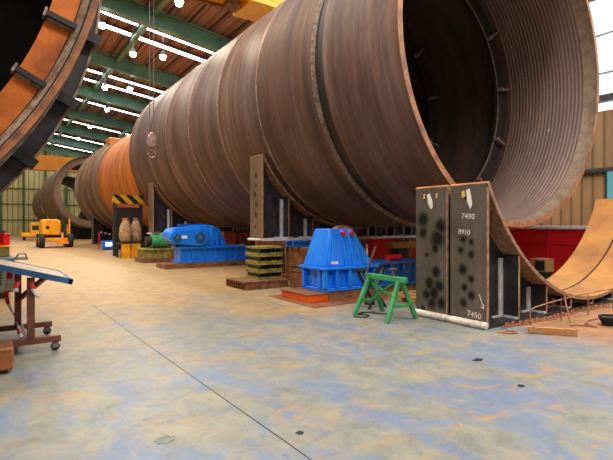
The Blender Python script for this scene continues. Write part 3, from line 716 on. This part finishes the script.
tape([(.27,6.40,.88),(.24,6.39,.80),(.25,6.39,.72)], .06, 'short red and white tape knot left of the front table post')
# rusty block in the corner and cabinet behind the table
bx_ = thing('rusty_box', (-.2, 5.85, 0), 'rust brown steel box on the floor at the left edge below the table', 'box')
bm = nb(); bx(bm, -.7, .2, 5.68, 6.08, .04, .27); obj('body', bm, 'brown_block', bx_, bevel=.02)
bm = nb(); bx(bm, -.65, .15, 5.72, 6.04, 0, .04); obj('runner', bm, 'black', bx_)
bm = nb(); cyl(bm, (-.02,5.68,.16), (-.02,5.64,.16), .05, 14); obj('pipe_end', bm, 'steel', bx_)
cb = thing('generator', (-.3, 11.9, 0), 'grey-green machine cabinet behind the tilted work table', 'generator')
bm = nb(); bx(bm, -1.2, .42, 11.5, 12.5, .12, .86); obj('cabinet', bm, 'cabinet', cb, bevel=.04)
bm = nb(); bx(bm, -1.1, .25, 11.55, 12.45, 0, .12); obj('plinth', bm, 'black', cb)
bm = nb()
for i in range(6): bx(bm, -.5, .2, 11.485, 11.5, .3+i*.06, .33+i*.06)
obj('vent', bm, 'black', cb)
bm = nb(); tube(bm, [(.43,11.7,.80),(.50,11.68,.92),(.62,11.68,.92),(.66,11.7,.80),(.66,12.2,.80),(.42,12.2,.80)], .018, 8); tube(bm, [(.40,11.7,.80),(.66,11.7,.80)], .018, 8); obj('handle', bm, 'steel', cb)
yt = thing('tool_box', (-.1, 12.0, .86), 'yellow tool box standing on the grey-green machine cabinet', 'box')
bm = nb(); bx(bm, -.7, .34, 11.75, 12.25, .862, 1.06); obj('body', bm, 'grating', yt, bevel=.02)
bm = nb(); bx(bm, -.72, .36, 11.73, 12.27, 1.06, 1.1); obj('lid', bm, 'machine_yellow', yt, bevel=.01)
rc = thing('gas_bottle', (.24, 11.95, 1.1), 'red and cream canister on top of the yellow tool box at the left edge', 'canister')
bm = nb(); cyl(bm, (.24,11.95,1.102), (.24,11.95,1.36), .11, 20); obj('body', bm, 'red', rc, bevel=.02)
bm = nb(); cyl(bm, (.24,11.95,1.36), (.24,11.95,1.43), .04, 12); obj('neck', bm, 'steel', rc)
bm = nb(); cyl(bm, (.06,12.0,1.102), (.06,12.0,1.42), .05, 14); tag(obj('can', bm, 'tape_white', None, (.06,12,1.102)), 'slim cream can beside the red canister at the left edge', 'can')

# ------------------------------------------------------------------ yellow vehicles in the aisle
def wheel(x, y, r, w, t, ax='x'):
    bm = nb()
    cyl(bm, (x-w/2,y,r), (x+w/2,y,r), r, 28); o = obj('wheel', bm, 'rubber', t, bevel=.04)
    bm = nb(); cyl(bm, (x-w/2-.01,y,r), (x+w/2+.01,y,r), r*.55, 20); obj('hub', bm, 'machine_yellow', o)
VX, VY = 3.62, 34.9
t = thing('boom_lift', (VX, VY+.9, 0), 'yellow wheeled lift machine with thick black tyres standing in the aisle', 'vehicle')
for x in (VX-.84, VX+.84):
    for y in (VY, VY+2.0): wheel(x, y, .46, .34, t)
bm = nb(); bx(bm, VX-.66, VX+.66, VY-.2, VY+2.2, .42, .66); obj('chassis', bm, 'machine_yellow', t, bevel=.03)
prof_ = [(-.86,.85),(.3,.85),(.3,1.8),(.15,1.9),(-.7,1.9),(-.86,1.77)]
bm = nb(); prism(bm, [(VX+a, c) for a, c in prof_], 'y', VY+.05, VY+1.9); obj('engine_cover', bm, 'machine_yellow', t, bevel=.08)
bm = nb(); cyl(bm, (VX-.1,VY+.9,.66), (VX-.1,VY+.9,.86), .55, 24); obj('turntable', bm, 'black', t)
bm = nb(); bx(bm, VX+.36, VX+.78, VY+.2, VY+1.8, .8, 1.55); obj('control_tower', bm, 'machine_yellow', t, bevel=.04)
bm = nb(); bx(bm, VX+.36, VX+.62, VY+.0, VY+.3, .9, 1.9); bar(bm, (VX+.5,VY+.1,1.8), (VX+.7,VY+1.9,1.4), .2, .2); obj('boom', bm, 'black', t)
bm = nb(); bx(bm, VX+.75, VX+.85, VY+.02, VY+.2, .8, 1.95); obj('mast', bm, 'machine_yellow', t)
bm = nb(); bx(bm, VX+.0, VX+.7, VY-.5, VY-.2, .25, .42); bar(bm, (VX+.35,VY-.25,.3), (VX+.35,VY-.1,1.0), .12); obj('step', bm, 'crane_orange', t)
bm = nb(); cyl(bm, (VX-.5,VY+.06,1.35), (VX-.5,VY+.03,1.35), .12, 16); obj('filler_cap', bm, 'black', t)
t = thing('yellow_cart', (3.6, 52.5, 0), 'small yellow equipment cart beyond the yellow lift machine', 'cart')
for x in (2.7, 4.3):
    for y in (51.9, 53.2): wheel(x, y, .25, .18, t)
bm = nb(); bx(bm, 2.4, 4.5, 51.7, 53.4, .4, .75); obj('bed', bm, 'machine_yellow', t, bevel=.03)
bm = nb(); bx(bm, 3.2, 4.3, 52.2, 53.2, .75, 1.75); obj('body', bm, 'machine_yellow', t, bevel=.05)
bm = nb(); bx(bm, 3.35, 4.15, 52.17, 52.2, 1.0, 1.45); obj('panel', bm, 'black', t)
t = thing('welding_set', (6.5, 30.8, 0), 'blue welding set with glowing panel on the floor beside the orange pile', 'welder')
bm = nb(); bx(bm, 5.6, 6.5, 29.9, 30.6, .06, .55); obj('case', bm, 'blue', t, bevel=.04)
bm = nb(); bx(bm, 5.7, 6.4, 29.95, 30.55, 0, .06); obj('base', bm, 'black', t)
bm = nb(); bx(bm, 5.75, 6.1, 29.885, 29.9, .25, .45); obj('panel', bm, 'led', t)

# ------------------------------------------------------------------ cluster below the far end
t = thing('hazard_frame', (5.6, 24.1, 0), 'black and yellow striped beam on dark posts left of the far saddle', 'frame')
bm = nb(); bx(bm, 4.95, 6.4, 24.0, 24.2, 2.58, 3.02); obj('striped_beam', bm, 'hazard', t)
for x in (5.05, 6.3):
    bm = nb(); bx(bm, x-.07, x+.07, 24.0, 24.2, 0, 2.58); obj('post', bm, 'saddle_dark', t)
bm = nb(); bx(bm, 5.12, 6.23, 24.1, 24.14, .3, 2.4); obj('screen_panel', bm, 'groove', t)
t = thing('work_bench', (5.6, 22.6, 0), 'low yellow-fronted bench below the striped beam', 'bench')
bm = nb(); bx(bm, 4.9, 6.0, 22.1, 23.1, .62, .7); obj('bench_top', bm, 'black', t)
for x0_, x1_ in ((4.92,5.3),(5.36,5.75)):
    bm = nb(); bx(bm, x0_, x1_, 22.05, 22.1, 0, .66); obj('yellow_panel', bm, 'machine_yellow', t)
for x in (4.95, 5.95):
    for y in (22.15, 23.05):
        bm = nb(); bx(bm, x-.04, x+.04, y-.04, y+.04, 0, .62); obj('leg', bm, 'black', t)
def sack(x, y, z, h, r, red, label):
    t = thing('sack', (x, y, z), label, 'sack', 'tan sacks on the bench')
    bm = nb(); N = 16; rings = []
    prof_s = [(.0,.75),(.12,1.0),(.35,1.08),(.6,.95),(.8,.7),(.92,.45),(1.0,.5)]
    for u, k in prof_s:
        rings.append([bm.verts.new((x+math.cos(2*PI*i/N)*r*k*(1+.1*math.sin(3*i+u*9)), y+math.sin(2*PI*i/N)*r*k*(1+.1*math.cos(2*i+u*7)), z+h*u)) for i in range(N)])
    for A, B in zip(rings[:-1], rings[1:]):
        for i in range(N):
            f = bm.faces.new((A[i],A[(i+1)%N],B[(i+1)%N],B[i])); f.smooth = True
    bm.faces.new(rings[0][::-1]); bm.faces.new(rings[-1])
    obj('bag', bm, 'sack', t, sharp=False)
    bm = nb(); lathe(bm, [(r*.5,0),(r*.5,.06),(r*.42,.06),(r*.42,0)], 0, 0, 20)
    bmesh.ops.rotate(bm, verts=bm.verts[:], cent=(0,0,0), matrix=Matrix.Rotation(PI/2, 3, 'X')); bmesh.ops.translate(bm, verts=bm.verts[:], vec=(x, y, z+h*.93))
    obj('tie', bm, 'red' if red else 'rope', t)
sack(5.2, 22.5, .7, 1.15, .27, True, 'left tan sack with red tie on the bench below the striped beam')
sack(5.72, 22.7, .7, 1.15, .25, False, 'right tan sack on the bench below the striped beam')
t = thing('pump_set', (5.9, 19.5, 0), 'green pump set on a rusty timber base left of the far blue reducer', 'pump')
bm = nb(); bx(bm, 5.0, 6.3, 18.9, 20.1, 0, .18); obj('timber_base', bm, 'rust_wood', t)
bm = nb(); bx(bm, 5.1, 6.2, 19.0, 20.0, .18, .5); bx(bm, 5.02, 6.28, 18.92, 20.08, .5, .56); obj('frame', bm, 'grating', t)
bm = nb(); cyl(bm, (5.5,19.5,.85), (6.2,19.5,.85), .28, 24); obj('motor', bm, 'green', t, bevel=.02)
bm = nb(); cyl(bm, (5.3,19.5,.85), (5.5,19.5,.85), .2, 20); bx(bm, 5.55, 6.1, 19.3, 19.7, .56, .65); obj('coupling', bm, 'black', t)
bm = nb(); bx(bm, 5.6, 5.85, 19.4, 19.6, 1.12, 1.25); obj('junction_box', bm, 'steel', t)
t = thing('signal_bar', (6.6, 31.5, 0), 'slanting dark bar with small pink and white lights below the orange pile', 'bar')
bm = nb(); bar(bm, (5.6,31.2,1.1), (6.8,30.9,.75), .1); obj('rail', bm, 'black', t)
bm = nb()
for x_, y_ in ((5.62,31.2),(6.78,30.9)): bar(bm, (x_,y_,0), (x_,y_,1.1 if x_ < 6 else .75), .07)
obj('post', bm, 'red', t)
for i in range(5):
    u = .1+i*.2; bm = nb(); cyl(bm, (5.6+1.2*u, 31.2-.3*u-.05, 1.1-.35*u), (5.6+1.2*u, 31.2-.3*u-.09, 1.1-.35*u), .04, 12); obj('light', bm, 'tape_white', t)
t = thing('hose_reel', (6.0, 26.5, 0), 'red hose reel on legs below the orange pile section', 'reel')
bm = nb(); cyl(bm, (5.7,26.5,.7), (6.2,26.5,.7), .35, 24); obj('drum', bm, 'red', t)
bm = nb()
for x in (5.65, 6.25):
    bar(bm, (x,26.2,0), (x,26.5,.72), .06); bar(bm, (x,26.8,0), (x,26.5,.72), .06)
obj('leg', bm, 'black', t)

# ------------------------------------------------------------------ cranes and hook
def crane(y, w, z0, z1, m, label, drop=None):
    t = thing('overhead_crane', (3, y, z0), label, 'crane', 'overhead cranes')
    bm = nb(); bx(bm, XL+1.0, XR-1.0, y-w/2, y+w/2, z1-.16, z1); bx(bm, XL+2.2, XR-2.2, y-w/2, y+w/2, z0, z1-.16); obj('girder', bm, m, t, bevel=.02)
    for x in (XL+.9, XR-.9):
        bm = nb(); bx(bm, x-.25, x+.25, y-w/2-1, y+w/2+1, 11.2, 11.65); obj('end_truck', bm, m, t, bevel=.02)
    if drop:
        x0, x1, dz = drop
        bm = nb(); bx(bm, x0, x1, y-w/2, y+w/2, z0-dz, z0); obj('trolley', bm, m, t, bevel=.02)
        bm = nb(); bx(bm, x0-2.5, x0, y+w/2-.25, y+w/2-.1, z0-.12, z0); bx(bm, x0-.6, x0-.1, y-.1, y+.4, z0-.2, z0); obj('hoist_rail', bm, 'rust_wood', t)
    return t
crane(16.3, 1.6, 10.22, 11.38, 'yellow', 'bright yellow overhead crane girder at the top of the photo above the huge pile', (8.1, 15.5, .22))
crane(76, 1.5, 9.3, 11.38, 'crane_orange', 'distant orange crane girder in front of the pale end wall')
HX, HY = 4.63, 16.3
t = thing('crane_hook', (HX, HY, 3.9), 'crane hook block on thin ropes in front of the far end of the huge pile', 'hook')
for dx in (-.07, .07):
    bm = nb(); cyl(bm, (HX+dx, HY, 4.7), (HX+dx, HY, 10.218), .014, 8); obj('rope', bm, 'rope', t)
bm = nb(); prism(bm, [(HX-.06,4.75),(HX+.06,4.75),(HX+.15,4.55),(HX+.15,4.32),(HX+.08,4.22),(HX-.08,4.22),(HX-.15,4.32),(HX-.15,4.55)], 'y', HY-.07, HY+.07); obj('block', bm, 'hook', t, bevel=.02)
bm = nb(); tube(bm, [(HX+.0,HY,4.24),(HX+.0,HY,4.14)]+[(HX+.14*math.cos(a), HY, 4.0+.13*math.sin(a)) for a in [math.radians(q) for q in (75,40,0,-40,-80,-120,-160,-190)]], .03, 10); obj('hook', bm, 'hook', t)
for s in (-1, 1):
    bm = nb(); tube(bm, [(HX+s*.1,HY,4.5),(HX+s*.22,HY,4.2),(HX+s*.2,HY,3.95),(HX,HY,3.86)], .02, 8); obj('sling', bm, 'rope', t)

# ------------------------------------------------------------------ right side: red container, floor clutter by the saddles
t = thing('site_container', (15, 10, 0), 'bright red sheet-metal enclosure with white top rail seen through the empty saddle', 'container')
bm = nb(); bx(bm, 13.7, 16.2, 6.2, 15.2, .05, 1.42); obj('body', bm, 'red', t)
bm = nb()
for y in (6.23, 7.3, 8.4, 9.5, 10.6, 11.7, 12.8, 13.9, 15.12): bx(bm, 13.67, 13.7, y-.02, y+.02, .05, 1.42)
for z in (.05, .5, .95): bx(bm, 13.68, 13.7, 6.2, 15.2, z, z+.02)
obj('panel_seam', bm, 'container_red', t)
bm = nb(); bx(bm, 13.62, 16.25, 6.15, 15.25, 1.42, 1.5); obj('top_rail', bm, 'white_weld', t)
for y in (6.5, 10.5, 14.8):
    bm = nb(); bx(bm, 13.8, 16.0, y-.1, y+.1, 0, .05); obj('foot', bm, 'black', t)
t = thing('wooden_crate', (11.6, 6.3, 0), 'small yellow wooden crate behind the empty saddle in front of the red enclosure', 'crate')
bm = nb(); bx(bm, 11.4, 11.8, 6.1, 6.5, .36, .68); obj('box', bm, 'wood', t)
bm = nb(); bx(bm, 11.38, 11.4, 6.13, 6.36, .40, .64); obj('panel', bm, 'black', t)
bm = nb(); bx(bm, 11.45, 11.75, 6.15, 6.45, 0, .36); obj('stand', bm, 'black', t)
bm = nb(); d = Vector((.35,-.45,0)).normalized()
bar(bm, (6.33, 3.64, .05), (6.72, 3.16, .05), .07, .09); tag(obj('timber_baulk', bm, 'wood', None, (6.5,3.4,0), .004), 'short pale wooden beam lying on the floor in front of the chalked saddle', 'timber')
t = thing('rod_railing', (8.0, 3.8, 0), 'low bent rod railing along the foot of the chalked saddle', 'railing')
bm = nb(); tube(bm, [(6.56,3.74,0),(6.56,3.74,.24),(6.6,3.75,.285),(6.72,3.76,.31),(7.2,3.78,.335),(8,3.8,.36),(9.2,3.81,.37),(10.4,3.82,.37),(10.4,3.82,0)], .011, 8); obj('top_rod', bm, 'copper', t)
for x in (7.55, 8.45, 9.4):
    bm = nb(); tube(bm, [(x,3.79,0),(x,3.79,.35)], .009, 8); obj('post', bm, 'copper', t)
# chain of links lying along the saddle foot
bm = nb(); px_ = 6.35; i = 0
while px_ < 9.6:
    y = 3.98+.03*math.sin(px_*3.1)+.02*math.sin(px_*9); a = .2*math.cos(px_*3.1)
    pts = []
    for k in range(12):
        u = 2*PI*k/12; lx = .055*math.cos(u); ly = .028*math.sin(u)
        pts.append((px_+lx*math.cos(a)-ly*math.sin(a)*(i % 2 == 0), y+lx*math.sin(a)+(ly if i % 2 == 0 else 0), .018+(0 if i % 2 == 0 else ly+.014)))
    tube(bm, pts, .011, 6, True); px_ += .078; i += 1
tag(obj('chain', bm, 'copper', None, (8,3.98,.004)), 'rusty chain lying along the base of the chalked saddle', 'chain')
def cable(pts, r, label, m='copper'):
    bm = nb(); tube(bm, pts, r, 8); tag(obj('cable', bm, m, None, pts[0]), label, 'cable', 'loose rods and cables')
cable([(5.98,3.9,.012),(6.05,3.76,.012),(6.16,3.70,.012),(6.22,3.80,.012),(6.14,3.88,.012)], .01, 'thin rusty wire curling beside the corner of the chalked saddle')
cable([(7.45,3.6,.03),(7.55,3.72,.30),(7.62,3.77,.40)], .014, 'thin rod leaning against the low rod railing')
cable([(7.25,3.5,.014),(7.4,3.5,.014),(7.5,3.25,.014),(7.6,3.45,.014),(7.9,3.55,.014),(8.5,3.5,.014)], .014, 'rusty cable on the floor right of the pale wooden beam')
cable([(7.3,2.9,.012),(7.7,2.75,.012),(8.3,2.95,.012),(8.9,2.6,.012)], .012, 'dark cable on the floor at the right edge of the photo', 'rubber')
t = thing('coiled_hose', (7.86, 3.22, 0), 'dark coiled hose at the right edge beside the chalked saddle', 'hose')
for k in range(4):
    bm = nb(); r_ = .10+.02*k
    tube(bm, [(7.86+r_*math.cos(2*PI*i/24), 3.22+r_*.8*math.sin(2*PI*i/24), (.02+.036*k)) for i in range(24)], .018, 8, True); obj('coil', bm, 'rubber', t)
# floor stains
def stain(px, py, rx, ry, m, label, name='oil_stain'):
    d = ray(px, py); s = EYE/-d.z; c_ = d*s; bm = nb(); N = 20
    vs = [bm.verts.new((c_.x+rx*math.cos(2*PI*i/N)*(1+.25*math.sin(i*2.3)), c_.y+ry*math.sin(2*PI*i/N)*(1+.25*math.cos(i*1.7)), .002)) for i in range(N)]
    f = bm.faces.new(vs); r = bmesh.ops.extrude_face_region(bm, geom=[f]); bmesh.ops.translate(bm, verts=[x for x in r['geom'] if isinstance(x, bmesh.types.BMVert)], vec=(0,0,.002))
    tag(obj(name, bm, m, None, (c_.x, c_.y, 0)), label, 'stain', 'marks on the floor')
stain(165, 440, .07, .06, 'cabinet', 'grey-green patch on the floor at the bottom left')
stain(521, 386, .04, .03, 'black', 'small dark lump mark on the floor below the chalked saddle')
stain(478, 360, .08, .04, 'black', 'dark smudge on the floor below the chalked saddle end roll')
stain(300, 433, .03, .03, 'black', 'tiny dark spot beside the floor joint')

# ------------------------------------------------------------------ sky outside the windows
W = bpy.data.worlds.new('world'); S.world = W; W.use_nodes = True
bg = W.node_tree.nodes['Background']; bg.inputs[0].default_value = (.93, .98, 1, 1); bg.inputs[1].default_value = 2.0
